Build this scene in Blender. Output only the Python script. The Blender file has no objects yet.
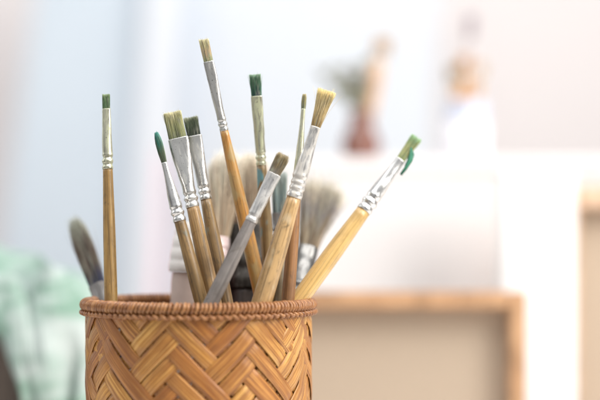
import bpy, bmesh, math, random
from mathutils import Vector, Matrix, noise
S = bpy.context.scene
C = S.collection
PI = math.pi
random.seed(7)

# ------------------------------------------------------------------ camera and measuring
D = 0.8333; CX = 0.0505; CZ = 0.1868; K = 0.0005
def sc(y): return K * (D + y) / D                  # metres per photo pixel at depth y
def P(px, py, y=0.0):                              # a point of the place, measured from the photo at a chosen depth
    s = sc(y)
    return Vector((CX + (px - 300) * s, y, CZ - (py - 225) * s))

cam = bpy.data.cameras.new('camera'); co = bpy.data.objects.new('camera', cam); C.objects.link(co)
co.location = (CX, -D, CZ); co.rotation_euler = (PI/2, 0, 0)
cam.lens = 100; cam.sensor_width = 36; cam.shift_y = 25/600
cam.clip_start = 0.02; cam.clip_end = 50
cam.dof.use_dof = True; cam.dof.focus_distance = D - 0.022; cam.dof.aperture_fstop = 3.1
S.camera = co

# ------------------------------------------------------------------ materials
def newmat(name):
    m = bpy.data.materials.new(name); m.use_nodes = True
    nt = m.node_tree; b = nt.nodes['Principled BSDF']
    return m, nt, b
def N(nt, t, **kw):
    n = nt.nodes.new(t)
    for k, v in kw.items():
        if k in n.inputs: n.inputs[k].default_value = v
        else: setattr(n, k, v)
    return n
def mapped(nt, scale, coord='Object', loc=(0,0,0)):
    tc = N(nt, 'ShaderNodeTexCoord'); mp = N(nt, 'ShaderNodeMapping')
    mp.inputs['Scale'].default_value = scale; mp.inputs['Location'].default_value = loc
    nt.links.new(tc.outputs[coord], mp.inputs['Vector']); return mp.outputs['Vector']
def noise_n(nt, vec, scale=1, detail=3, rough=.55, dist=0):
    n = N(nt, 'ShaderNodeTexNoise'); n.inputs['Scale'].default_value = scale
    n.inputs['Detail'].default_value = detail; n.inputs['Roughness'].default_value = rough
    n.inputs['Distortion'].default_value = dist
    nt.links.new(vec, n.inputs['Vector']); return n.outputs['Fac']
def ramp(nt, fac, stops, interp='LINEAR'):
    r = N(nt, 'ShaderNodeValToRGB'); cr = r.color_ramp; cr.interpolation = interp
    while len(cr.elements) < len(stops): cr.elements.new(.5)
    for e, (p, c) in zip(cr.elements, stops):
        e.position = p; e.color = (c[0], c[1], c[2], 1) if not isinstance(c, (int, float)) else (c, c, c, 1)
    nt.links.new(fac, r.inputs['Fac']); return r.outputs['Color']
def mixc(nt, fac, a, b, mode='MIX'):
    m = N(nt, 'ShaderNodeMix', data_type='RGBA', blend_type=mode)
    if isinstance(fac, (int, float)): m.inputs[0].default_value = fac
    else: nt.links.new(fac, m.inputs[0])
    for i, v in ((6, a), (7, b)):
        if isinstance(v, tuple): m.inputs[i].default_value = (*v[:3], 1)
        else: nt.links.new(v, m.inputs[i])
    return m.outputs[2]
def bump(nt, b, h, strength=.3, dist=.0005):
    bp = N(nt, 'ShaderNodeBump'); bp.inputs['Strength'].default_value = strength; bp.inputs['Distance'].default_value = dist
    nt.links.new(h, bp.inputs['Height']); nt.links.new(bp.outputs['Normal'], b.inputs['Normal'])

def plain(name, col, rough=.6, var=.08, scale=30, spec=.3):
    m, nt, b = newmat(name)
    v = mapped(nt, (scale,)*3)
    f = noise_n(nt, v, 1, 4)
    lo = tuple(c*(1-var) for c in col); hi = tuple(min(1, c*(1+var)) for c in col)
    nt.links.new(ramp(nt, f, [(.3, lo), (.7, hi)]), b.inputs['Base Color'])
    b.inputs['Roughness'].default_value = rough; b.inputs['Specular IOR Level'].default_value = spec
    bump(nt, b, f, .1, .001)
    return m

def wood(name, light, dark, seed=0, specks=.5, smudge=None, smudge_amt=.62, rough=.42, grain=1., coat=.25, stain=None):
    m, nt, b = newmat(name)
    off = (seed*.37, seed*.61, seed*.13)
    g = noise_n(nt, mapped(nt, (900*grain, 900*grain, 28), loc=off), 1, 5, .6, .4)
    col = ramp(nt, g, [(.28, dark), (.5, tuple((a+c)/2 for a, c in zip(light, dark))), (.72, light)])
    # long tone changes along the handle
    l = noise_n(nt, mapped(nt, (60, 60, 45), loc=off), 1, 3, .6)
    st = stain if stain else tuple(c*.55 for c in dark)
    col = mixc(nt, ramp(nt, l, [(.46, 0.), (.70, .75)]), col, st)
    # dirt specks and short scratches
    sp = noise_n(nt, mapped(nt, (700, 700, 240), loc=(off[1], off[0], 3)), 1, 6, .75)
    col = mixc(nt, ramp(nt, sp, [(.58, 0.), (.70, specks)]), col, (.05, .04, .03))
    sk = noise_n(nt, mapped(nt, (1100, 1100, 16), loc=(off[0]+2, off[1], 7)), 1, 4, .65)
    col = mixc(nt, ramp(nt, sk, [(.52, 0.), (.64, min(.8, .2 + specks))]), col, tuple(c*.38 for c in dark))
    gr = noise_n(nt, mapped(nt, (260, 260, 130), loc=(off[2]+1, off[0]+6, off[1])), 1, 6, .7, .8)
    col = mixc(nt, ramp(nt, gr, [(.56, 0.), (.66, specks*.9)]), col, (.09, .07, .045))
    if smudge:
        s2 = noise_n(nt, mapped(nt, (170, 170, 75), loc=(off[2]+5, off[1], off[0])), 1, 1.5, .5)
        col = mixc(nt, ramp(nt, s2, [(smudge_amt, 0.), (smudge_amt+.08, .7)]), col, smudge)
    nt.links.new(col, b.inputs['Base Color'])
    nt.links.new(ramp(nt, l, [(.3, rough-.08), (.7, rough+.2)]), b.inputs['Roughness'])
    b.inputs['Coat Weight'].default_value = coat; b.inputs['Coat Roughness'].default_value = .25
    bump(nt, b, g, .25, .0002)
    return m

def metal(name, col=(.78, .77, .74), seed=0, dirt=(.62, .60, .52), dirt_lo=.52, rough=.24, dirt_amt=.8):
    m, nt, b = newmat(name)
    off = (seed*.71, seed*.29, seed*.53)
    d = noise_n(nt, mapped(nt, (600, 600, 90), loc=off), 1, 5, .68, .5)
    mask = ramp(nt, d, [(dirt_lo, 0.), (dirt_lo+.12, dirt_amt)])
    sp = noise_n(nt, mapped(nt, (1500, 1500, 900), loc=off), 1, 2, .6)
    spk = ramp(nt, sp, [(.66, 0.), (.70, .8)])
    base = mixc(nt, mask, col, dirt)
    base = mixc(nt, spk, base, (.10, .09, .08))
    nt.links.new(base, b.inputs['Base Color'])
    nt.links.new(ramp(nt, mask, [(0, 1.), (1, .12)]), b.inputs['Metallic'])
    nt.links.new(ramp(nt, d, [(.3, rough), (.7, rough+.3)]), b.inputs['Roughness'])
    bump(nt, b, d, .25, .0003)
    return m

def hair_mat(name, rough=.55):
    m, nt, b = newmat(name)
    a = N(nt, 'ShaderNodeVertexColor', layer_name='Col')
    nt.links.new(a.outputs['Color'], b.inputs['Base Color'])
    b.inputs['Roughness'].default_value = rough; b.inputs['Specular IOR Level'].default_value = .35
    b.inputs['Sheen Weight'].default_value = .1
    return m
HAIR = hair_mat('bristle_hair')

# ------------------------------------------------------------------ object helpers
def tagp(o, label=None, cat=None, group=None, kind=None):
    if label: o['label'] = label
    if cat: o['category'] = cat
    if group: o['group'] = group
    if kind: o['kind'] = kind
    return o
def empty(name, loc, label, cat, group=None, mat=None):
    o = bpy.data.objects.new(name, None); C.objects.link(o)
    if mat is not None: o.matrix_world = mat
    else: o.location = loc
    o.empty_display_size = .01
    return tagp(o, label, cat, group)
def obj(name, bm, mats, parent=None, smooth=True, sharp=None):
    me = bpy.data.meshes.new(name); bm.normal_update(); bm.to_mesh(me); bm.free()
    for m in (mats if isinstance(mats, (list, tuple)) else [mats]): me.materials.append(m)
    if smooth:
        for p in me.polygons: p.use_smooth = True
        if sharp: me.set_sharp_from_angle(angle=math.radians(sharp))
    o = bpy.data.objects.new(name, me); C.objects.link(o)
    if parent: o.parent = parent
    return o
def ring_pts(a, b, n, ex, cx=0, cy=0, z=0):
    out = []
    for i in range(n):
        t = 2*PI*i/n; c, s = math.cos(t), math.sin(t)
        out.append(Vector((cx + a*math.copysign(abs(c)**(2/ex), c), cy + b*math.copysign(abs(s)**(2/ex), s), z)))
    return out
def bridge(bm, r0, r1, mi=0):
    n = len(r0)
    for i in range(n):
        f = bm.faces.new((r0[i], r0[(i+1)%n], r1[(i+1)%n], r1[i])); f.material_index = mi
def loft(bm, rings, n=28, cap0=True, cap1=True):
    """rings: (z, half_width, half_depth, exponent)"""
    prev = None
    for (z, a, b, ex) in rings:
        vs = [bm.verts.new(p) for p in ring_pts(a, b, n, ex, z=z)]
        if prev: bridge(bm, prev, vs)
        elif cap0: bm.faces.new(list(reversed(vs)))
        prev = vs
    if cap1: bm.faces.new(prev)
def box(bm, x0, x1, y0, y1, z0, z1, bev=0, M=None):
    r = bmesh.ops.create_cube(bm, size=1)
    vs = r['verts']
    for v in vs:
        v.co = Vector(((x0+x1)/2 + v.co.x*(x1-x0), (y0+y1)/2 + v.co.y*(y1-y0), (z0+z1)/2 + v.co.z*(z1-z0)))
    if bev:
        es = list({e for v in vs for e in v.link_edges})
        r = bmesh.ops.bevel(bm, geom=es, offset=bev, segments=2, affect='EDGES')
        vs = list({v for f in r['faces'] for v in f.verts} | {v for v in vs if v.is_valid})
    if M:
        for v in vs: v.co = M @ v.co
    return vs
def tube(bm, pts, rad, n=6, closed=False, cap=True):
    L = len(pts); prev = None; first = None
    up = None
    for i, p in enumerate(pts):
        if closed: t = pts[(i+1)%L] - pts[i-1]
        else: t = pts[min(i+1, L-1)] - pts[max(i-1, 0)]
        t = t.normalized()
        if up is None:
            up = t.cross(Vector((0,0,1)))
            if up.length < .1: up = t.cross(Vector((1,0,0)))
            up.normalize()
        up = (up - t*up.dot(t)).normalized(); w = t.cross(up)
        r = rad(i/(L-1)) if callable(rad) else rad
        vs = [bm.verts.new(p + (up*math.cos(2*PI*k/n) + w*math.sin(2*PI*k/n))*r) for k in range(n)]
        if prev: bridge(bm, prev, vs)
        else: first = vs
        prev = vs
    if closed: bridge(bm, prev, first)
    elif cap:
        bm.faces.new(list(reversed(first))); bm.faces.new(prev)

def lerp(a, b, t): return a + (b-a)*t
def pl(stops, t):                                   # piecewise linear
    if t <= stops[0][0]: return stops[0][1]
    for (t0, v0), (t1, v1) in zip(stops, stops[1:]):
        if t <= t1:
            f = (t-t0)/(t1-t0)
            if isinstance(v0, (tuple, list)): return tuple(lerp(a, b, f) for a, b in zip(v0, v1))
            return lerp(v0, v1, f)
    return stops[-1][1]

# bristle colours along the length, 0 = at the ferrule, 1 = tip
def bristles(name, parent, z0, z1, a0, b0, wprof, cols, n, rad, ex=2.3, label=None, rough_tip=.08, seed=1, split=0, messy=.06, slant=0., bend=0., dome=0., crust=1.):
    n = int(n*1.7); rad = rad*.78
    rnd = random.Random(seed)
    bm = bmesh.new(); cl = bm.verts.layers.float_color.new('Col')
    L = z1 - z0
    def width(t): return pl(wprof, t)
    off = rnd.uniform(0, 90)
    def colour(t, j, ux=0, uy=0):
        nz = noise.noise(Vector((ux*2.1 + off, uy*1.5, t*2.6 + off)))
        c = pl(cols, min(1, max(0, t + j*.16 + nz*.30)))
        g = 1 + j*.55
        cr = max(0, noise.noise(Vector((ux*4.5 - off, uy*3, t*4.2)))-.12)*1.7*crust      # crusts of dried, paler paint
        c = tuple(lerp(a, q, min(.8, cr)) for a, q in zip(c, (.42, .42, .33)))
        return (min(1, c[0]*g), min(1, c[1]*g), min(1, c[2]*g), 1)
    # inner bundle so the tuft is dense
    rings = []
    for k in range(9):
        t = k/8*(.90 - .8*dome); w = width(t)
        vs = []
        for p in ring_pts(a0*w*.86, b0*(.35+.65*w if w < 1 else w**.6)*.80, 22, ex, cx=bend*t*t*L, z=z0 + L*t*(1 if k < 8 else 1)):
            v = bm.verts.new(p + Vector((rnd.uniform(-1,1), rnd.uniform(-1,1), rnd.uniform(-1,1)))*rad*.7)
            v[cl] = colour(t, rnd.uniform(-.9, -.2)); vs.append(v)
        if rings: bridge(bm, rings[-1], vs)
        rings.append(vs)
    bm.faces.new(rings[-1])
    for i in range(n):
        th = rnd.uniform(0, 2*PI); rr = rnd.uniform(.55, 1)**.5 if rnd.random() < .8 else rnd.uniform(0, 1)
        c, s = math.cos(th), math.sin(th)
        ux = math.copysign(abs(c)**(2/ex), c)*rr; uy = math.copysign(abs(s)**(2/ex), s)*rr
        ln = 1 - abs(rnd.gauss(0, rough_tip)) + slant*ux - dome*ux*ux
        if rnd.random() < .05: ln *= rnd.uniform(1.0, 1.09)
        if ln > 1.08: ln = 1.08
        j = max(-1, min(1, rnd.gauss(0, .5)))
        stray = 3.2 if rnd.random() < .07 else 1
        dx, dy = rnd.gauss(0, messy)*stray, rnd.gauss(0, messy)*stray
        kx, kp = rnd.gauss(0, messy)*.5, rnd.uniform(2, 6)
        seg = 6; prev = None
        for k in range(seg+1):
            t = k/seg*ln; w = width(min(1, t))
            x = a0*w*ux + a0*dx*t*t*2 + a0*kx*math.sin(kp*t)*t + bend*t*t*L; y = b0*(.35+.65*w if w < 1 else w**.6)*uy + a0*dy*t*t*2
            r = rad*(1 - .6*(k/seg)**2)
            vs = []
            for q in range(3):
                v = bm.verts.new((x + r*math.cos(q*2.094+th), y + r*math.sin(q*2.094+th), z0 - .0005*(k == 0) + L*t))
                v[cl] = colour(t, j, ux, uy); vs.append(v)
            if prev: bridge(bm, prev, vs)
            prev = vs
        bm.faces.new(prev)
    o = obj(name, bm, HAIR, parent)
    if label: o['label'] = label
    return o

GROUP = 'paintbrushes standing in the woven basket'
RIN = .0520
def axis_frame(tip, rim, twist=0):
    T = P(*tip); R = P(*rim); z = (T - R).normalized()
    # go on below the rim until the handle meets the floor or the wall of the basket
    p = R.copy(); base = R.copy()
    step = .001
    while True:
        q = base - z*step
        if q.z < .011 or math.hypot(q.x, q.y) > RIN - .006 and q.z < .13: break
        base = q
        if q.z < 0: break
    y = Vector((0,1,0)); y = (y - z*y.dot(z)).normalized(); x = y.cross(z)
    M = Matrix((x, y, z)).transposed().to_4x4()
    M = M @ Matrix.Rotation(math.radians(twist), 4, 'Z')
    M.translation = base
    return M, T, R, z, base

def brush(name, label, tip, rim, yb, yf, wt, wb, wf, hw, cols, wmat, mmat, flat=.45, twist=0, n=260, rad=.00013,
          wprof=None, crimps=2, crimp_gap=1.5, ex=2.6, seed=1, blabel=None, rough_tip=.05, slant=0., shape='crimped', messy=.05, dome=0., tail=.8):
    """yb / yf: photo rows where bristles meet ferrule and ferrule meets handle; hw: handle widths (row, px)"""
    M, T, R, z, base = axis_frame(tip, rim, twist)
    root = empty(name, None, label, 'paintbrush', GROUP, M)
    tot = (T - base).length; TR = (T - R).length
    zl = lambda py: tot - TR*(py - tip[1])/(rim[1] - tip[1])       # local height of a photo row
    s = lambda py: sc(lerp(tip[2], rim[2], (py - tip[1])/(rim[1]-tip[1])))
    zb, zf = zl(yb), zl(yf)
    a1 = wb*s(yb)/2; a0 = wf*s(yf)/2
    fl = flat
    # ferrule
    bm = bmesh.new(); rings = []; Lf = zb - zf
    nst = 40
    for k in range(nst+1):
        t = k/nst
        z_ = zf + Lf*t
        m = min(1, max(0, (t-.22)/.72)); m = m*m*(3-2*m)
        a = lerp(a0, a1, m); b = lerp(a0, a1*fl, m)
        if shape == 'cone': b = lerp(a0, a1*fl, t)
        rings.append([z_, a, b, lerp(2, ex, m)])
    for c in range(crimps):                                        # rolled crimps near the handle
        zc = zf + a0*(.9 + c*crimp_gap)
        for r in rings:
            pass
    fine = []
    zz = [zf + Lf*k/90 for k in range(91)]
    for z_ in zz:
        t = (z_-zf)/Lf
        m = min(1, max(0, (t-.22)/.72)); m = m*m*(3-2*m)
        a = lerp(a0, a1, m); b = lerp(a0, a1*fl, m)
        k = 1
        for c in range(crimps):
            zc = zf + a0*(.9 + c*crimp_gap)
            d = (z_-zc)/(a0*.30)
            k += -.13*math.exp(-d*d) + .05*math.exp(-((z_-zc-a0*.5)/(a0*.3))**2) + .05*math.exp(-((z_-zc+a0*.5)/(a0*.3))**2)
        fine.append((z_, a*k, b*k, lerp(2, ex, m)))
    loft(bm, fine, 32, cap0=True, cap1=False)
    # rolled lip with wall thickness at the mouth
    rr = [bm.verts.new(p) for p in ring_pts(fine[-1][1]*.88, fine[-1][2]*.8, 32, ex, z=zb)]
    ri = [bm.verts.new(p) for p in ring_pts(fine[-1][1]*.86, fine[-1][2]*.76, 32, ex, z=zb-.0015)]
    bm.verts.ensure_lookup_table()
    last = [bm.verts[i] for i in range(90*32, 91*32)]
    bridge(bm, last, rr); bridge(bm, rr, ri); bm.faces.new(ri)
    for v in bm.verts:                                             # small dents and a slightly crooked seam
        q = noise.noise(Vector((v.co.x*260+seed, v.co.y*260, v.co.z*170+seed*3)))
        q2 = noise.noise(Vector((v.co.x*90, seed*1.7, v.co.z*60)))
        k = 1 + .07*q + .04*q2
        v.co.x *= k; v.co.y *= k
    obj('ferrule', bm, mmat, root)
    # handle
    bm = bmesh.new(); rings = []
    hz = sorted([(zl(py), w*s(py)/2) for py, w in hw]); hz.append((zf+.0005, a0*.93)); hz.sort()
    zz = hz[-1][0]
    nn = 46
    endr = hz[0][1]*tail
    for k in range(nn+1):
        z_ = zz*k/nn
        r = pl([(0, endr)] + hz, z_) if hz[0][0] > 0 else pl(hz, z_)
        # smooth
        r = sum((pl([(0, endr)]+hz, min(zz, max(0, z_+d))) if hz[0][0] > 0 else r) for d in (-.006, -.003, 0, .003, .006))/5
        r = min(r, a0*.97) if z_ > zf - .0015 else r
        rings.append((z_, r, r, 2))
    e = rings[0][1]
    rings = [(-.0022, e*.35, e*.35, 2), (-.0018, e*.7, e*.7, 2), (-.0008, e*.93, e*.93, 2)] + rings
    loft(bm, rings, 26)
    obj('handle', bm, wmat, root)
    # bristles
    wp = wprof or [(0, 1), (1, wt/wb)]
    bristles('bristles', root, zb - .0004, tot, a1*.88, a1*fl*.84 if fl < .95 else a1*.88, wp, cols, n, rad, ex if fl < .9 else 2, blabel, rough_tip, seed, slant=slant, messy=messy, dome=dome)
    return root

# wood and metal looks
tan  = ((.50, .30, .12), (.32, .17, .06))
W1 = wood('stained_yellow_wood', (.47, .29, .09), (.27, .15, .045), 1, .55)
W2 = wood('brown_wood', (.42, .26, .10), (.24, .14, .05), 2, .6, smudge=(.12, .2, .18), smudge_amt=.66)
W3 = wood('warm_brown_wood', (.50, .31, .13), (.31, .18, .07), 3, .45)
W4 = wood('dull_brown_wood', (.38, .25, .11), (.22, .13, .055), 4, .6, smudge=(.25, .42, .40), smudge_amt=.60)
W5 = wood('orange_varnished_wood', (.62, .31, .075), (.44, .20, .045), 5, .35, smudge=(.44, .33, .15), smudge_amt=.54, rough=.3, coat=.5, stain=(.42, .29, .12))
W6 = wood('grey_brown_wood', (.36, .25, .11), (.22, .14, .06), 6, .5, smudge=(.10, .35, .42), smudge_amt=.62)
W7 = wood('weathered_grey_wood', (.30, .27, .25), (.19, .165, .15), 7, .45, smudge=(.42, .30, .22), smudge_amt=.62, rough=.6, coat=0)
W8 = wood('reddish_brown_wood', (.40, .20, .08), (.24, .11, .04), 8, .4)
W9 = wood('pale_beech_wood', (.66, .44, .21), (.48, .29, .12), 9, .6, smudge=(.62, .48, .30), smudge_amt=.60, rough=.38, grain=.9)
W10 = wood('honey_wood', (.78, .52, .20), (.62, .38, .12), 10, .2, rough=.3, coat=.5)
W11 = wood('dark_painted_wood', (.10, .08, .07), (.04, .03, .03), 11, .3)
W12 = wood('mottled_dark_wood', (.30, .22, .11), (.08, .06, .04), 12, .8)
MA = metal('worn_silver_ferrule', (.66, .65, .62), seed=1, dirt=(.50, .49, .44), dirt_lo=.56, rough=.18)
MB = metal('olive_tarnished_ferrule', (.60, .59, .45), 2, (.46, .48, .30), .48, .24)
MC = metal('bright_silver_ferrule', (.70, .69, .67), 3, (.42, .41, .37), .60, .14)
MD = metal('paint_smeared_ferrule', (.62, .61, .59), 4, (.56, .54, .51), .42, .26)
ME = metal('pale_painted_ferrule', (.68, .66, .63), 5, (.62, .58, .52), .46, .24, .9)
MF = metal('dull_dark_ferrule', (.20, .19, .18), 6, (.14, .12, .11), .45, .3)

def cg(*st): return list(st)
green = (.055, .15, .055); dgreen = (.035, .075, .045); straw = (.55, .47, .19); olive = (.30, .31, .12)

# 1 thin upright at the left
brush('paintbrush', 'thin upright paintbrush with square green tip, standing alone at the left of the basket',
      (106, 94, -.012), (111, 301, -.024), 109, 170, 8.6, 8.4, 10.5, [(176, 10), (230, 12.5), (300, 13.5)],
      cg((0, (.12, .17, .08)), (.4, (.07, .15, .06)), (.8, (.12, .21, .08)), (1, (.26, .34, .16))), W1, MB, flat=.6, n=150, seed=11, crimp_gap=1.3, messy=.03, ex=3)
# 2 small pointed teal
brush('paintbrush', 'small paintbrush with pointed teal-green tuft, leaning left beside the widest flat brush',
      (156, 132, -.026), (201, 300, -.036), 163, 222, 3, 5.6, 12.5, [(228, 11.5), (262, 13.5), (300, 14.5)],
      cg((0, (.07, .09, .05)), (.3, (.10, .13, .07)), (.55, (.03, .17, .12)), (1, (.05, .30, .24))), W2, MC, flat=.9, n=130, seed=12,
      wprof=[(0, 1), (.35, 1.45), (.7, 1.5), (.9, 1.0), (1, .55)], crimp_gap=1.1, messy=.05)
# 3 widest flat straw coloured
brush('paintbrush', 'widest flat paintbrush with straw-green square bristles and broad silver ferrule',
      (172, 112, -.020), (213, 299, -.030), 138.5, 208, 20, 20.5, 13, [(214, 13.5), (250, 15), (299, 16)],
      cg((0, (.20, .22, .12)), (.35, (.33, .34, .16)), (.75, (.50, .47, .23)), (1, (.72, .65, .38))), W3, MA, flat=.32, n=520, seed=13, crimp_gap=1.0, ex=3.2, messy=.02, rough_tip=.03)
# 4 dark green flat, behind 3
brush('paintbrush', 'flat paintbrush with blackish green square bristles, just behind and right of the widest one',
      (190.5, 117, -.008), (225, 300, -.016), 136, 200, 16, 15, 11.5, [(206, 11.5), (250, 15), (300, 15.5)],
      cg((0, (.05, .06, .045)), (.4, (.075, .10, .06)), (.8, (.14, .18, .10)), (1, (.36, .37, .22))), W4, MA, flat=.4, n=360, seed=14, crimp_gap=1.1, ex=3.2, messy=.03)
# 5 tallest
brush('paintbrush', 'tallest paintbrush, pale straw flat tip and orange varnished handle',
      (203.5, 39, -.016), (262, 299, -.006), 61, 130, 11.5, 10.5, 8.8, [(136, 8.8), (175, 12), (230, 14.5), (299, 15)],
      cg((0, (.28, .32, .18)), (.3, (.46, .44, .25)), (.55, (.60, .42, .26)), (.8, (.60, .55, .30)), (1, (.72, .65, .42))), W5, MA, flat=.45, n=260, seed=15, crimp_gap=1.2, ex=3, messy=.02, slant=-.02)
# 6 green flat top, olive ferrule
brush('paintbrush', 'upright paintbrush with dark green square tuft flecked blue and a long olive ferrule',
      (255, 74, -.008), (271, 299, .006), 95.5, 164, 13, 11.5, 10, [(170, 10), (200, 12.5), (300, 13.5)],
      cg((0, (.035, .07, .12)), (.2, (.05, .13, .09)), (.8, (.09, .20, .11)), (1, (.24, .38, .24))), W6, MB, flat=.5, n=280, seed=16, crimp_gap=1.2, ex=3, messy=.03)
# 7 grey weathered, in front
brush('paintbrush', 'all-grey weathered paintbrush with short brown tuft, crossing in front of the others',
      (284, 154, -.036), (212, 301, -.044), 174, 222, 15, 14, 12.5, [(228, 12), (262, 14.5), (301, 15)],
      cg((0, (.30, .27, .24)), (.3, (.22, .17, .10)), (.8, (.33, .25, .12)), (1, (.28, .21, .10))), W7, MD, flat=.5, n=300, seed=17,
      crimps=1, messy=.06, wprof=[(0, 1), (.5, 1.1), (.85, 1.05), (1, .9)], rough_tip=.09)
# 8 thin tall behind 9
brush('paintbrush', 'very thin paintbrush with tiny round tip, half hidden behind the big pale-handled brush',
      (304.5, 94, -.008), (288, 300, -.018), 109, 192, 3.5, 4.5, 9, [(200, 9), (240, 12), (300, 13.5)],
      cg((0, (.16, .20, .12)), (.5, (.30, .28, .13)), (1, (.45, .36, .14))), W8, MB, flat=.95, n=110, seed=18,
      wprof=[(0, 1), (.4, 1.25), (.8, 1.1), (1, .8)], messy=.04)
# 9 big front one
brush('paintbrush', 'big front paintbrush with golden splayed bristles and thick pale beech handle',
      (327, 90, -.030), (262, 301, -.036), 127, 198, 18, 10.5, 15.5, [(206, 14.5), (240, 18.5), (300, 20.5)],
      cg((0, (.26, .17, .07)), (.2, (.50, .37, .17)), (.7, (.76, .61, .33)), (1, (.74, .57, .22))), W9, ME, flat=.5, n=420, seed=19,
      crimps=3, crimp_gap=.75, ex=2.6, messy=.13, wprof=[(0, 1), (.15, 1.15), (.6, 1.5), (1, 1.85)], rough_tip=.04)
# 10 right leaning
b10 = brush('paintbrush', 'paintbrush leaning far out to the right with honey-coloured handle and green-tipped tuft',
      (417, 137, .012), (299.5, 299, -.010), 160, 212, 13, 10, 15, [(218, 15), (250, 18), (299, 18)],
      cg((0, (.24, .30, .12)), (.5, (.42, .42, .18)), (.75, (.36, .43, .20)), (1, (.22, .42, .18))), W10, MC, flat=.45, n=280, seed=20, crimp_gap=1.1, ex=2.8, messy=.05)
# its hanging lump of green paint
bm = bmesh.new(); cl = bm.verts.layers.float_color.new('Col')
inv = b10.matrix_world.inverted()
blob = [P(411, 148, .010), P(411.5, 154, .0095), P(410, 160, .009), P(406, 167, .0085), P(401, 174.5, .008)]
blob = [inv @ p for p in blob]
rb = random.Random(44)
tube(bm, blob, lambda t: pl([(0, .0006), (.2, .0012), (.45, .0015), (.7, .0009), (1, .0003)], t), 8)
for k in range(46):
    a = rb.uniform(0, 2*PI); o_ = Vector((math.cos(a), math.sin(a), rb.uniform(-.6, .6)))
    e = rb.uniform(.55, 1.05)
    pts = [p + o_*pl([(0, .0005), (.3, .0014), (.6, .0011), (1, .0005)], q/4)*rb.uniform(.7, 1.25) for q, p in enumerate(blob)]
    pts = pts[:max(3, int(5*e)+1)]
    tube(bm, pts, .00012, 4)
for v in bm.verts:
    g = .7 + .6*rb.random()
    v[cl] = (.06*g, .24*g, .15*g, 1)
obj('paint_blob', bm, HAIR, b10)['label'] = 'green paint dried on a stray lock of bristles'

# 11 mop at back left
brush('paintbrush', 'blurred dark paintbrush leaning out at the far left, grey tip and navy band',
      (74, 219, .058), (103, 301, .016), 287, 330, 14, 18, 16, [(335, 14)],
      cg((0, (.02, .03, .07)), (.12, (.015, .02, .07)), (.24, (.10, .07, .035)), (.55, (.11, .07, .05)), (.72, (.22, .20, .15)), (1, (.38, .39, .30))), W11, MF, flat=.7, n=420, seed=21, rad=.00018,
      wprof=[(0, 1), (.4, 1.25), (.7, 1.15), (.88, .8), (1, .4)], messy=.13, crimps=1, rough_tip=.14)
# 12 big round mop right
brush('paintbrush', 'big round paintbrush with grey-brown fanned bristles and shiny fat ferrule, at the right',
      (325, 182, .062), (295, 300, .013), 251, 300, 46, 21, 22, [(310, 17), (330, 16)],
      cg((0, (.16, .10, .05)), (.3, (.36, .28, .18)), (.5, (.28, .25, .27)), (.75, (.54, .46, .34)), (1, (.60, .54, .43))), W12, metal('grey_silver_ferrule', (.20, .195, .185), 15, (.16, .15, .14), .50, .13), flat=.8, n=900, seed=22, rad=.00018,
      wprof=[(0, 1), (.2, 1.3), (.6, 1.9), (.85, 2.3), (1, 2.3)], messy=.26, crimps=1, rough_tip=.16, dome=.1)
# 13 cream mop, centre
brush('paintbrush', 'fluffy cream-bristled paintbrush with pinkish ribbed binding, behind the orange handle',
      (228, 150, .050), (217, 300, .016), 240, 268, 40, 17, 17, [(275, 15), (300, 15)],
      cg((0, (.52, .38, .25)), (.4, (.68, .55, .40)), (.8, (.80, .70, .56)), (1, (.86, .78, .66))), wood('red_painted_wood', (.55, .05, .05), (.40, .03, .03), 13, .2, smudge=(.75, .66, .62), smudge_amt=.6), metal('pinkish_binding', (.70, .58, .56), 8, (.66, .52, .50), .35, .5), flat=.8, n=900, seed=23, rad=.00016,
      wprof=[(0, 1), (.25, 1.5), (.6, 2.3), (.85, 2.65), (1, 2.5)], messy=.14, crimps=3, crimp_gap=.55, rough_tip=.08, dome=.22)
# 14 wide dark handled behind
brush('paintbrush', 'broad paintbrush with tan bristles and black ferrule, deepest in the middle of the basket',
      (250, 153, .048), (246, 300, .028), 226, 292, 38, 42, 44, [(300, 36)],
      cg((0, (.24, .15, .09)), (.5, (.50, .37, .25)), (1, (.82, .72, .57))), W11, metal('black_ferrule', (.05, .045, .04), 9, (.10, .09, .08), .5, .4), flat=.4, n=700, seed=24, rad=.00016,
      wprof=[(0, 1), (.5, .95), (1, .8)], messy=.1, crimps=1, rough_tip=.08, dome=.15)
# 15 grey-teal small behind 9
brush('paintbrush', 'small grey-teal bristled paintbrush, largely hidden by the big pale-handled one',
      (279, 172, .022), (281, 300, .004), 214, 250, 18, 16, 14, [(256, 13), (300, 14)],
      cg((0, (.12, .16, .16)), (.5, (.24, .32, .31)), (1, (.42, .46, .42))), W12, MF, flat=.5, n=300, seed=25, messy=.06)

# ------------------------------------------------------------------ bottle behind the left brushes
cream = plain('cream_cap', (.93, .89, .85), .5, .05, 200)
pinkb = plain('dusty_pink_body', (.74, .60, .53), .5, .08, 90)
c0 = P(184, 300, .022)
c0.z = .009
root = empty('bottle', c0, 'dusty pink bottle with cream stepped cap, standing in the basket behind the brown handles', 'bottle')
root.rotation_euler = (math.radians(-2), math.radians(2), 0)
zt = CZ - (224-225)*sc(.022) - c0.z; zj = CZ - (274-225)*sc(.022) - c0.z
bm = bmesh.new(); loft(bm, [(0, .0108, .0108, 2), (.001, .0118, .0118, 2), (zj-.004, .0122, .0122, 2), (zj+.0005, .0118, .0118, 2)], 40)
obj('bottle_body', bm, pinkb, root, sharp=40)
bm = bmesh.new(); H = zt - zj
pr = [(0, 1.09), (.04, 1.13), (.20, 1.12), (.235, 1.07), (.27, 1.09), (.45, 1.06), (.49, 1.0), (.53, 1.02), (.70, .98), (.74, .92), (.78, .93), (.94, .86), (1, .78)]
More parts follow.
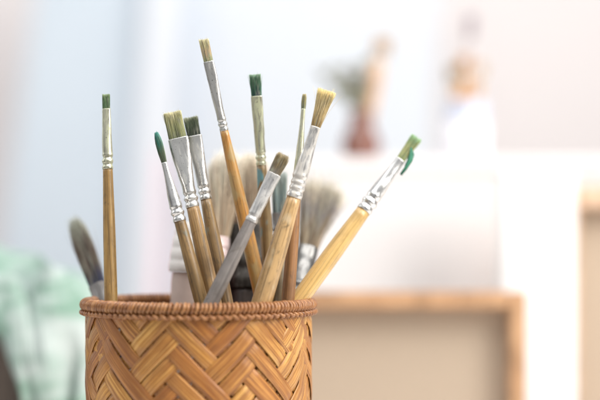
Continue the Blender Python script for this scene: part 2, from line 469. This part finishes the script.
loft(bm, [(zj+.0008 + H*t, .0122*k, .0122*k, 2) for t, k in pr], 40)
obj('bottle_cap', bm, cream, root, sharp=50)

# ------------------------------------------------------------------ the basket
HB = .1452; RB = .0558
m_weave, nt, b = newmat('bamboo_strip')
va = N(nt, 'ShaderNodeVertexColor', layer_name='Tone')
sep = N(nt, 'ShaderNodeSeparateColor'); nt.links.new(va.outputs['Color'], sep.inputs[0])
uv = N(nt, 'ShaderNodeUVMap', uv_map='UVMap')
mp = N(nt, 'ShaderNodeMapping'); mp.inputs['Scale'].default_value = (15, .22, 1); nt.links.new(uv.outputs[0], mp.inputs[0])
g = noise_n(nt, mp.outputs[0], 1, 6, .62, .25)
mp2 = N(nt, 'ShaderNodeMapping'); mp2.inputs['Scale'].default_value = (1.6, .35, 1); nt.links.new(uv.outputs[0], mp2.inputs[0])
g2 = noise_n(nt, mp2.outputs[0], 1, 3, .6)
mp3 = N(nt, 'ShaderNodeMapping'); mp3.inputs['Scale'].default_value = (26, .5, 1); nt.links.new(uv.outputs[0], mp3.inputs[0])
g3 = noise_n(nt, mp3.outputs[0], 1, 3, .7)
light = ramp(nt, g, [(.38, (.30, .11, .018)), (.5, (.60, .275, .05)), (.61, (.84, .50, .15))])
deep = ramp(nt, g, [(.38, (.12, .034, .007)), (.5, (.36, .115, .018)), (.62, (.58, .25, .05))])
col = mixc(nt, sep.outputs[0], deep, light)
col = mixc(nt, ramp(nt, g2, [(.44, 0.), (.66, .75)]), col, (.27, .095, .022))
col = mixc(nt, ramp(nt, g3, [(.54, 0.), (.68, .7)]), col, (.17, .065, .02))
nt.links.new(col, b.inputs['Base Color'])
nt.links.new(ramp(nt, g, [(.3, .5), (.7, .36)]), b.inputs['Roughness'])
b.inputs['Coat Weight'].default_value = .3; b.inputs['Coat Roughness'].default_value = .25
bump(nt, b, g, .6, .0004)

m_cane, nt, b = newmat('red_brown_cane')
va = N(nt, 'ShaderNodeVertexColor', layer_name='Tone')
g = noise_n(nt, mapped(nt, (500, 500, 500)), 1, 4)
c1 = ramp(nt, g, [(.3, (.17, .06, .018)), (.7, (.36, .145, .045))])
c2 = ramp(nt, g, [(.3, (.27, .11, .035)), (.7, (.52, .25, .09))])
sep = N(nt, 'ShaderNodeSeparateColor'); nt.links.new(va.outputs['Color'], sep.inputs[0])
nt.links.new(mixc(nt, sep.outputs[0], c1, c2), b.inputs['Base Color'])
b.inputs['Roughness'].default_value = .42; b.inputs['Coat Weight'].default_value = .2
bump(nt, b, g, .3, .0003)

basket = empty('woven_basket', (0,0,0), 'round basket of diagonally plaited bamboo strips with red-brown cane-bound rim, holding the brushes', 'basket')
NS = 28; CIRC = 2*PI*RB; w = CIRC/(NS*math.sqrt(2)); R2 = math.sqrt(2)
AMP = .00055
bm = bmesh.new(); tone = bm.verts.layers.float_color.new('Tone'); uvl = bm.loops.layers.uv.new('UVMap')
rnd = random.Random(5)
def sgn(state): return 1 if state else -1
PHASE = 0; TOPROW = 18
def strip(kind, idx):
    q = (idx+.5)*w
    wid = w*rnd.uniform(.84, .99); off = rnd.uniform(-.03, .03)*w
    tn = rnd.betavariate(1.3, 1.1); ph = rnd.uniform(0, 100)
    lift = rnd.uniform(-.00012, .00012)
    if kind == 0: lo, hi = q, q + HB*R2
    else: lo, hi = q - HB*R2, q
    def over(cell):
        kk = (cell-idx) if kind == 0 else (idx-cell)
        s = (idx + cell + PHASE + (1 if kk >= TOPROW else 0)) % 6 < 3
        if ((idx*7919 + cell*104729 if kind == 0 else cell*7919 + idx*104729) % 97) < 8: s = not s
        return s if kind == 0 else not s
    step = w/7; nst = int((hi-lo)/step)+1
    prev = None; prev_r = None
    prof = [(-.5, -.00032), (-.46, -.00004), (-.25, .00010), (0, .00013), (.25, .00010), (.46, -.00004), (.5, -.00032), (.4, -.00055), (-.4, -.00055)]
    for k in range(nst+1):
        r = lo + (hi-lo)*k/nst
        c = math.floor(r/w); f = r/w - c
        h = sgn(over(c))
        if f < .38:
            h0 = (sgn(over(c-1)) + h)/2; tt = f/.38; tt = tt*tt*(3-2*tt); h = lerp(h0, h, tt)
        elif f > .62:
            h0 = (sgn(over(c+1)) + h)/2; tt = (1-f)/.38; tt = tt*tt*(3-2*tt); h = lerp(h0, h, tt)
        vs = []
        wob = noise.noise(Vector((r*55, ph, 0)))*.045*w
        ww = wid*(1 + .06*noise.noise(Vector((r*70, ph+9, 0))))
        for (a, hh) in prof:
            qq = q + off + wob + a*ww; rr = r
            u = (rr+qq)/R2 if kind == 0 else (qq + rr)/R2
            v = (rr-qq)/R2 if kind == 0 else (qq - rr)/R2
            v = min(HB, max(.002, v))
            rad = RB + h*AMP + hh + lift + .00012*noise.noise(Vector((r*160, a*2, ph)))
            rad += -.0010*max(0, (.02 - v)/.02)
            th = u/RB + PI/2
            p = bm.verts.new((rad*math.cos(th), rad*math.sin(th), v))
            p[tone] = (tn, 0, 0, 1); vs.append((p, a, r))
        if prev:
            n = len(vs)
            for i in range(n):
                j = (i+1) % n
                try: fc = bm.faces.new((prev[i][0], prev[j][0], vs[j][0], vs[i][0]))
                except ValueError: continue
                for lp, (aa, rr) in zip(fc.loops, ((prev[i][1], prev[i][2]), (prev[j][1], prev[j][2]), (vs[j][1], vs[j][2]), (vs[i][1], vs[i][2]))):
                    lp[uvl].uv = (aa + ph*1.7, rr/w*.8 + ph)
        prev = vs
for i in range(NS): strip(0, i); strip(1, i)
bmesh.ops.recalc_face_normals(bm, faces=bm.faces)
obj('woven_wall', bm, m_weave, basket)
bm = bmesh.new(); tn_ = bm.verts.layers.float_color.new('Tone')
loft(bm, [(.0005, RB-.004, RB-.004, 2), (.002, RB-.0015, RB-.0015, 2), (.007, RB-.0014, RB-.0014, 2), (.009, RB-.003, RB-.003, 2)], 64)
obj('basket_base', bm, m_cane, basket)

# rim: a hoop wound with cane, and a plaited row below it
rimo = None
bm = bmesh.new(); tone = bm.verts.layers.float_color.new('Tone')
rnd = random.Random(8)
def start(): return len(bm.verts)
def paint(n0, t):
    bm.verts.ensure_lookup_table()
    for v in bm.verts[n0:]: v[tone] = (t, 0, 0, 1)
RC = .0558; ZC = .1475
def cyl(th, r, z): return Vector((r*math.cos(th), r*math.sin(th), z))
tube(bm, [cyl(2*PI*k/120, RC, ZC) for k in range(120)], .0013, 8, closed=True); paint(0, .2)
NW = 172
for k in range(NW):
    th = 2*PI*k/NW + rnd.uniform(-.12, .12)*2*PI/NW; n0 = start()
    pts = []
    aa = .0024*rnd.uniform(.94, 1.08); bb = .0024*rnd.uniform(.95, 1.06); sl = rnd.uniform(.25, .55)*2*PI/NW
    for j in range(14):
        a = 2*PI*j/14
        pts.append(cyl(th + sl*math.sin(a/2+.6), RC + aa*math.cos(a), ZC - .0002 + bb*math.sin(a)))
    tube(bm, pts, .00094*rnd.uniform(.9, 1.1), 7, closed=True); paint(n0, rnd.random())
rimo = obj('rim', bm, m_cane, basket)
bm = bmesh.new(); tone = bm.verts.layers.float_color.new('Tone')
NP = 98
for k in range(NP):
    for d in (0, 1):
        n0 = start()
        th = 2*PI*(k + .5*d)/NP + rnd.uniform(-.1, .1)*2*PI/NP; dt = 2*PI/NP*(.78)
        pts = []
        for j in range(7):
            t = j/6
            z = lerp(.1450, .1422, t) if d == 0 else lerp(.1422, .1448, t)
            pts.append(cyl(th + (t-.5)*1.55*dt, RB + .0008 + (.0011 if d else .0020)*math.sin(PI*t), z + rnd.uniform(-.00012, .00012)))
        tube(bm, pts, lambda t: .00022 + .00072*math.sin(PI*min(1, max(0, t))), 7); paint(n0, rnd.random()*.8)
obj('plaited_binding', bm, m_cane, basket)['label'] = 'plaited row of cane under the rim'

# ------------------------------------------------------------------ the setting
m_table = plain('white_table', (.80, .78, .76), .4, .02, 6)
bm = bmesh.new(); box(bm, -.75, 1.2, -.30, 1.15, -.03, 0, .003)
tagp(obj('table_top', bm, m_table, smooth=False), 'white table top under the basket', None, None, 'structure')
m_wall = plain('warm_white_plaster', (.86, .80, .785), .8, .012, 3)
bm = bmesh.new(); box(bm, -3, 4, 1.9, 2.0, -.8, 2.2)
tagp(obj('wall', bm, m_wall, smooth=False), None, None, None, 'structure')
bm = bmesh.new(); box(bm, -3, 4, -2.5, 1.9, -.85, -.8)
tagp(obj('floor', bm, plain('pale_floor', (.55, .50, .46), .5, .05, 2), smooth=False), None, None, None, 'structure')

GB = 'pale boards leaning against the wall'
def slab(name, label, cat, pts, y0, thick, mat, lean=0, group=None, part=None):
    """board standing behind: four photo corners at depth y0, own thickness"""
    bm = bmesh.new()
    q = [P(px, py, y0) for px, py in pts]
    a = [bm.verts.new(p) for p in q]; c = [bm.verts.new(p + Vector((0, thick, 0))) for p in q]
    bm.faces.new(a); bm.faces.new(list(reversed(c)))
    for i in range(4): bm.faces.new((a[i], c[i], c[(i+1)%4], a[(i+1)%4]))
    bmesh.ops.recalc_face_normals(bm, faces=bm.faces)
    bmesh.ops.bevel(bm, geom=list(bm.edges), offset=.001, segments=1, affect='EDGES')
    o = obj(name, bm, mat, smooth=False)
    return tagp(o, label, cat, group)
yb_ = 1.75
slab('window_panel', 'large very pale blue panel standing in for a bright window behind the red vase and white jar', 'board', [(130, 460), (130, -60), (437, -60), (437, 460)], 1.80, .012, plain('pale_window_blue', (.82, .855, .90), .7, .01, 3))  # added panel, its pale colour stands for window brightness
slab('leaning_board', 'wide powder blue board leaning left against the wall', 'board', [(-30, 460), (42, -60), (158, -60), (118, 460)], 1.55, .02, plain('powder_blue_paint', (.64, .71, .775), .6, .02, 3))
slab('wooden_post', 'white post leaning beside the powder blue board', 'post', [(118, 460), (150, -60), (176, -60), (146, 460)], 1.50, .03, plain('white_paint', (.84, .86, .90), .6, .01, 3))
slab('leaning_board', 'narrow grey-blue board leaning right of the white post', 'board', [(176, 150), (184, -60), (212, -60), (200, 150)], 1.62, .02, plain('grey_blue_paint', (.70, .75, .82), .6, .02, 3))
slab('wooden_stick', 'slim pale pink stick leaning behind the basket at the left', 'stick', [(143, 460), (160, 150), (168, 150), (153, 460)], 1.2, .008, plain('pale_pink_paint', (.76, .52, .58), .6, .02, 3))

# white cabinet the vase and the jar stand on
ycab = .42
cab = empty('white_cabinet', (P(420, 155, ycab).x, ycab, 0), 'low white cabinet carrying the red vase and the white jar', 'cabinet')
x0 = P(238, 0, ycab).x - cab.location.x; x1 = P(640, 0, ycab).x - cab.location.x; zt = P(0, 157, ycab).z
mcab = plain('white_lacquer', (.85, .82, .82), .45, .01, 5)
bm = bmesh.new(); box(bm, x0, x1, 0, .30, 0, zt-.014, .001); obj('cabinet_body', bm, mcab, cab, smooth=False)
bm = bmesh.new(); box(bm, x0-.001, x1+.001, -.0012, .301, zt-.0138, zt, .002); obj('cabinet_top', bm, mcab, cab, smooth=False)

# ---- clay vase with foliage and brushes
yv = .48; s = sc(yv)
base = P(361, 154, yv); base.z = zt
vase = empty('clay_vase', base, 'small dark red clay vase on the white cabinet', 'vase')
m_clay = plain('red_glazed_clay', (.20, .075, .05), .22, .2, 60, .6)
pr = [(0, 15), (1, 17), (8, 19.5), (16, 19.5), (24, 17), (32, 13), (38, 10), (44, 10.5), (48, 12.5)]
bm = bmesh.new()
loft(bm, [(h*s, r*s, r*s, 2) for h, r in pr] + [(48*s, 11*s, 11*s, 2), (40*s, 8.5*s, 8.5*s, 2), (30*s, 9*s, 9*s, 2)], 40)
obj('vase_body', bm, m_clay, vase)
top = base + Vector((0, 0, 46*s))
plant = empty('dried_plant', base + Vector((0,0,.003)), 'spray of grey-green leaves standing in the red vase', 'plant')
m_leaf = plain('grey_green_leaf', (.25, .25, .19), .6, .25, 80)
bs = bmesh.new(); bl = bmesh.new(); rnd = random.Random(3)
for k in range(15):
    tipx = -34 + 44*k/14 + rnd.uniform(-3, 3); tipz = rnd.uniform(60, 100)
    e = Vector((tipx*s, rnd.uniform(-.012, .012), tipz*s)); m0 = Vector((rnd.uniform(-4, 4)*s, rnd.uniform(-.004, .004), 44*s))
    pts = [Vector((0, 0, .006)).lerp(m0, t/3) for t in range(3)] + [m0.lerp(e, t/6) + Vector((0, 0, .004*math.sin(PI*t/6))) for t in range(7)]
    tube(bs, pts, .0011, 5)
    for j in range(4, len(pts)):
        for sd in (-1, 1):
            if rnd.random() < .72: continue
            d = Vector((sd*rnd.uniform(.4, 1), rnd.uniform(-.6, .6), rnd.uniform(.3, 1))).normalized(); ln = rnd.uniform(.008, .016)
            p = pts[j]; sidev = d.cross(Vector((0, 1, .2))).normalized()
            vs = [bl.verts.new(p), bl.verts.new(p + d*ln*.5 + sidev*ln*.2 + Vector((0,.001,0))), bl.verts.new(p + d*ln), bl.verts.new(p + d*ln*.5 - sidev*ln*.2 + Vector((0,.001,0)))]
            vb = [bl.verts.new(v.co + Vector((0, .0003, 0))) for v in vs]
            bl.faces.new(vs); bl.faces.new(list(reversed(vb)))
            for i in range(4): bl.faces.new((vs[i], vb[i], vb[(i+1)%4], vs[(i+1)%4]))
obj('stem', bs, m_leaf, plant); obj('foliage', bl, m_leaf, plant, smooth=False)

def far_brush(label, foot, tipd, wh, lh, wb_, lb, hm, hc, group, name='paintbrush'):
    """brush standing in a pot: handle in the pot, tuft up; local z along it"""
    z = (tipd - foot); L = z.length; z.normalize()
    y = Vector((0,1,0)); y = (y - z*y.dot(z)).normalized(); x = y.cross(z)
    M = Matrix((x, y, z)).transposed().to_4x4(); M.translation = foot
    r = empty(name, None, label, 'paintbrush', group, M)
    zf = L - lb - lh
    bm = bmesh.new(); loft(bm, [(0, wh*.5, wh*.5, 2), (zf*.5, wh, wh, 2), (zf*.85, wh*.9, wh*.9, 2), (zf, wh*.7, wh*.7, 2)], 16); obj('handle', bm, hm, r)
    bm = bmesh.new(); loft(bm, [(zf, wh*.72, wh*.72, 2), (zf+lh*.2, wh*.75, wh*.75, 2), (zf+lh*.24, wh*.66, wh*.66, 2), (zf+lh*.3, wh*.75, wh*.75, 2), (zf+lh, wb_*.9, wh*.5, 2.6)], 16); obj('ferrule', bm, MA, r)
    bristles('bristles', r, L-lb, L, wb_*.85, wh*.45, [(0, 1), (.6, 1.15), (1, .9)], hc, 160, .0003, 2.4, seed=int(L*1e5) % 999)
    return r
GV = 'brushes standing in the red vase'
lw = wood('peach_pale_wood', (.78, .50, .32), (.66, .40, .24), 21, .1)
far_brush('long peach-coloured brush leaning right in the red vase', base + Vector((-.003, .002, .006)), P(385, 36, yv+.01), 9*s, 8*s, 10*s, 20*s, lw, [(0, (.60, .42, .30)), (1, (.78, .58, .42))], GV)
far_brush('shorter pale brush in the red vase beside the longest one', base + Vector((.002, .006, .006)), P(375, 70, yv+.014), 6.5*s, 8*s, 7*s, 14*s, lw, [(0, (.50, .40, .32)), (1, (.70, .60, .50))], GV)
far_brush('grey-tipped upright brush among the leaves in the red vase', base + Vector((0, -.004, .006)), P(357, 72, yv+.004), 4*s, 15*s, 6*s, 13*s, lw, [(0, (.30, .28, .28)), (1, (.45, .42, .42))], GV)

# ---- white jar
yj = .50; s = sc(yj)
base = P(466, 156, yj); base.z = zt
jar = empty('white_jar', base, 'white jar with pale blue upper band at the right of the cabinet', 'jar')
bm = bmesh.new(); loft(bm, [(0, 20*s, 20*s, 2), (2*s, 22*s, 22*s, 2), (40*s, 22*s, 22*s, 2)], 40); obj('jar_body', bm, plain('white_glaze', (.88, .87, .92), .25, .01, 8), jar)
bm = bmesh.new(); loft(bm, [(40.2*s, 22*s, 22*s, 2), (56*s, 20*s, 20*s, 2), (60*s, 20.5*s, 20.5*s, 2), (60*s, 18.5*s, 18.5*s, 2), (50*s, 18*s, 18*s, 2)], 40); obj('jar_band', bm, plain('pale_blue_glaze', (.68, .74, .88), .25, .02, 8), jar)
GJ = 'brushes standing in the white jar'
ow = wood('orange_tan_wood', (.66, .34, .10), (.52, .25, .07), 22, .1)
jf = base + Vector((0, 0, 30*s))
for lab, dx, tx, ty, wh, hc in (
    ('broad tan brush at the left of the white jar', -9, 452, 66, 5, (.40, .28, .16)),
    ('orange-handled brush in the middle of the white jar', -2, 464, 56, 5.5, (.66, .34, .10)),
    ('pale peach brush at the right of the white jar', 7, 481, 62, 5, (.78, .58, .42)),
    ('tallest brush in the white jar, mauve-grey round tuft', 2, 471, 14, 3.2, (.42, .34, .38))):
    far_brush(lab, jf + Vector((dx*s*.6, dx*.0006, 0)), P(tx, ty, yj+dx*.0006), wh*s*1.0, 6*s, (5 if ty < 30 else 6)*s, (26 if ty < 30 else 16)*s, ow if ty > 30 else plain('mauve_stick', (.62, .52, .52), .5, .02, 50), [(0, hc), (1, hc)], GJ)

# ---- stretcher frames
m_bar = wood('stretcher_pine', (.62, .37, .20), (.52, .29, .15), 31, .05, grain=.1, rough=.6, coat=0)
m_linen = plain('raw_linen', (.48, .385, .295), .9, .04, 500, .1)
def frame(label, pxl, pxr, pyt, y, tw, tw_top, lean, mb=m_bar):
    s = sc(y)
    x0 = P(pxl, 0, y).x; x1 = P(pxr, 0, y).x; H = P(0, pyt, y).z
    cx = (x0+x1)/2; hw = (x1-x0)/2; a = tw*s; at = tw_top*s
    r = empty('canvas_frame', (cx, y, 0), label, 'canvas'); r.rotation_euler.x = math.radians(-lean)
    for (u0, u1) in ((-hw, -hw+a), (hw-a, hw)):
        bm = bmesh.new(); box(bm, u0, u1, 0, .016, .0005, H, .0015); obj('stile', bm, mb, r, smooth=False)
    for (w0, w1) in ((.0005, at), (H-at, H)):
        bm = bmesh.new(); box(bm, -hw+a+.0002, hw-a-.0002, .0003, .0157, w0, w1, .0015); obj('rail', bm, mb, r, smooth=False)
    bm = bmesh.new(); box(bm, -hw+.002, hw-.002, .0164, .018, .002, H-.001); obj('canvas', bm, m_linen, r, smooth=False)
    return r
frame('back of a small canvas on a reddish wooden stretcher, right behind the basket', 212, 527, 292, .27, 17, 17, 0)
frame('back of a taller canvas at the far right edge of the view', 571, 800, 186, .365, 8, 22, 0, wood('pale_stretcher_pine', (.74, .52, .36), (.64, .43, .29), 32, .05, grain=.1, rough=.6, coat=0))
# white primed canvas between them
yw = .335
wc = empty('white_canvas', P(536, 0, yw) * 1, 'blank white canvas standing upright between the two wooden-framed ones', 'canvas')
wc.location.z = 0
x0 = P(500, 0, yw).x - wc.location.x; x1 = P(575, 0, yw).x - wc.location.x; H = P(0, 166, yw).z
bm = bmesh.new(); box(bm, x0, x1, -.004, .016, .0005, H, .003); obj('primed_cloth', bm, plain('white_gesso', (.93, .92, .92), .7, .01, 200), wc, smooth=False)
bm = bmesh.new(); box(bm, x0+.004, x1-.004, .0163, .024, .004, H-.004, .001); obj('stretcher', bm, m_bar, wc, smooth=False)

# ------------------------------------------------------------------ box under a green cloth, left
yc = .20
xr = P(74, 0, yc).x
bx = empty('wooden_box', (xr-.15, yc, 0), 'grey-brown wooden box half covered by the green cloth', 'box')
m_box = wood('grey_brown_box_wood', (.20, .15, .12), (.12, .09, .07), 41, .2, grain=.1, rough=.6, coat=0)
HBX = CZ - (310-225)*sc(yc)
bm = bmesh.new(); box(bm, -.15, .135, 0, .20, .0005, HBX-.012, .002); obj('box_body', bm, m_box, bx, smooth=False)
bm = bmesh.new(); box(bm, -.153, .138, -.003, .203, HBX-.0118, HBX, .002); obj('lid', bm, m_box, bx, smooth=False)

# cloth: a sheet crumpled over the box, hanging down in front and at the right
m_cloth, nt, b = newmat('mint_green_cloth')
v = mapped(nt, (14, 10, 34)); f = noise_n(nt, v, 1, 2, .5, .6)
col = ramp(nt, f, [(.38, (.50, .56, .535)), (.50, (.37, .47, .42)), (.57, (.21, .34, .265)), (.65, (.40, .49, .445))])
sp = noise_n(nt, mapped(nt, (28, 28, 28), loc=(4, 2, 1)), 1, 1)
col = mixc(nt, ramp(nt, sp, [(.72, 0.), (.76, .7)]), col, (.62, .60, .20))
nt.links.new(col, b.inputs['Base Color']); b.inputs['Roughness'].default_value = .9; b.inputs['Specular IOR Level'].default_value = .1
b.inputs['Sheen Weight'].default_value = .2
bm = bmesh.new()
NU, NV = 130, 130
grid = []
zt_ = HBX
for i in range(NU+1):
    row = []
    for j in range(NV+1):
        u = i/NU; v_ = j/NV
        # u: from far left to the right edge, v: from back of the lid to the hem in front
        sx = lerp(-.30, .065, u)                     # cloth length measured from the box's right edge
        L1 = .19                                     # on the lid
        hem = pl([(0, .018), (.735, .020), (.775, .05), (.82, .15), (1, .165)], u)
        sv = v_*(L1 + hem)
        X = xr - .012 + min(sx, 0); drop = 0
        if sx > 0: X += .010*math.sin(min(1, sx/.02)*PI/2) + sx*.22; drop = sx*.95
        if sv < L1: Y = yc + L1 - sv; dz = 0
        else:
            e = sv - L1; Y = yc - .010*math.sin(min(1, e/.015)*PI/2) - e*.05; dz = e*.97
        Zb = zt_ + .003 - dz
        n1 = noise.noise(Vector((u*3.2, v_*5 + u*2.0, 1.3)))
        n2 = noise.noise(Vector((u*7 + v_*2, v_*12 - u*4, 4.1)))
        rid = abs(noise.noise(Vector((u*2.5+3, v_*7 + u*3, 7.7))))
        top = max(0, 1 - dz/.03)
        heap = .026*math.exp(-((v_-.45)/.28)**2)*pl([(0, 1), (.45, 1.1), (.78, .75), (.85, .2), (1, 0)], u)
        Zb += top*(heap + .017*(abs(math.sin(v_*9.5 + u*3.5 + n1*1.6))**.8-.45)*(1 if sv < L1 else .4) + .012*max(0, n1+.2) + .006*n2 + .010*(.35-rid) )
        Y -= (1-top)*(.010*math.sin(u*42 + n1*3) *min(1, dz/.03) + .006)
        Zb -= drop
        if sx > 0: X += .006*math.sin(v_*26+n1*2)*min(1, sx/.03) + .003
        Zb = max(.004 + .002*n2, Zb)
        row.append(bm.verts.new((X, Y, Zb)))
    grid.append(row)
for i in range(NU):
    for j in range(NV):
        bm.faces.new((grid[i][j], grid[i+1][j], grid[i+1][j+1], grid[i][j+1]))
cl_o = obj('cloth', bm, m_cloth)
tagp(cl_o, 'crumpled mint green and white cloth draped over the wooden box at the left', 'cloth')
sm = cl_o.modifiers.new('thickness', 'SOLIDIFY'); sm.thickness = .0012; sm.offset = 1

# ------------------------------------------------------------------ light
wd = bpy.data.worlds.new('World'); S.world = wd; wd.use_nodes = True
nt = wd.node_tree; bg = nt.nodes['Background']
tc = N(nt, 'ShaderNodeTexCoord'); sp = N(nt, 'ShaderNodeSeparateXYZ'); nt.links.new(tc.outputs['Generated'], sp.inputs[0])
# soft surround: pale above and far end, dark bands added for contrast on metal
def mth(op, a, b_=None, c_=None):
    n = N(nt, 'ShaderNodeMath', operation=op)
    for k, v in enumerate((a, b_, c_)):
        if v is None: continue
        if isinstance(v, (int, float)): n.inputs[k].default_value = v
        else: nt.links.new(v, n.inputs[k])
    return n.outputs[0]
az = mth('ARCTAN2', sp.outputs['X'], mth('MULTIPLY', sp.outputs['Y'], -1))       # 0 = behind the camera
azn = mth('MULTIPLY_ADD', az, 1/(2*PI), .5)
horiz = ramp(nt, azn, [(0, 1.), (.16, .95), (.24, .30), (.33, .10), (.40, .50), (.47, .62), (.53, .28), (.60, .12), (.66, .75), (.72, .8), (.77, .2), (.86, .9), (1, 1.)])
up = ramp(nt, sp.outputs['Z'], [(0, .0), (.75, 1.)])
dn = ramp(nt, mth('MULTIPLY', sp.outputs['Z'], -1), [(0, 1.), (.5, .45)])
colw = mixc(nt, up, horiz, (.88, .90, .93))
colw = mixc(nt, 1., colw, dn, 'MULTIPLY')
nt.links.new(colw, bg.inputs['Color'])
bg.inputs['Strength'].default_value = .60

def area(name, loc, target, sx, sy, power, col, spread=180):
    l = bpy.data.lights.new(name, 'AREA'); l.shape = 'RECTANGLE'; l.size = sx; l.size_y = sy; l.energy = power; l.color = col
    o = bpy.data.objects.new(name, l); C.objects.link(o); o.location = loc
    l.spread = math.radians(spread)
    o.rotation_euler = (Vector(target) - Vector(loc)).to_track_quat('-Z', 'Y').to_euler()
    return o
area('key_light', (.95, -.45, .85), (0, 0, .15), .5, .7, 12, (1, .97, .92))  # key lamp set for light from the right front, no window there
area('side_light', (-1.2, .35, .8), (0, .1, .15), .5, .7, 2.7, (.94, .97, 1))
area('background_fill', (.45, -.3, 1.35), (.3, .7, .1), 1.5, .7, 12.5, (1, .99, .98))  # added lamp that brightens the background things from the front
area('wall_fill', (.3, .9, 2.0), (.2, 1.8, .5), 1.6, .6, 15, (1, .99, .98))  # added lamp that lifts the back wall

S.render.engine = 'CYCLES'
S.view_settings.view_transform = 'Standard'; S.view_settings.look = 'None'
S.view_settings.exposure = 0.34
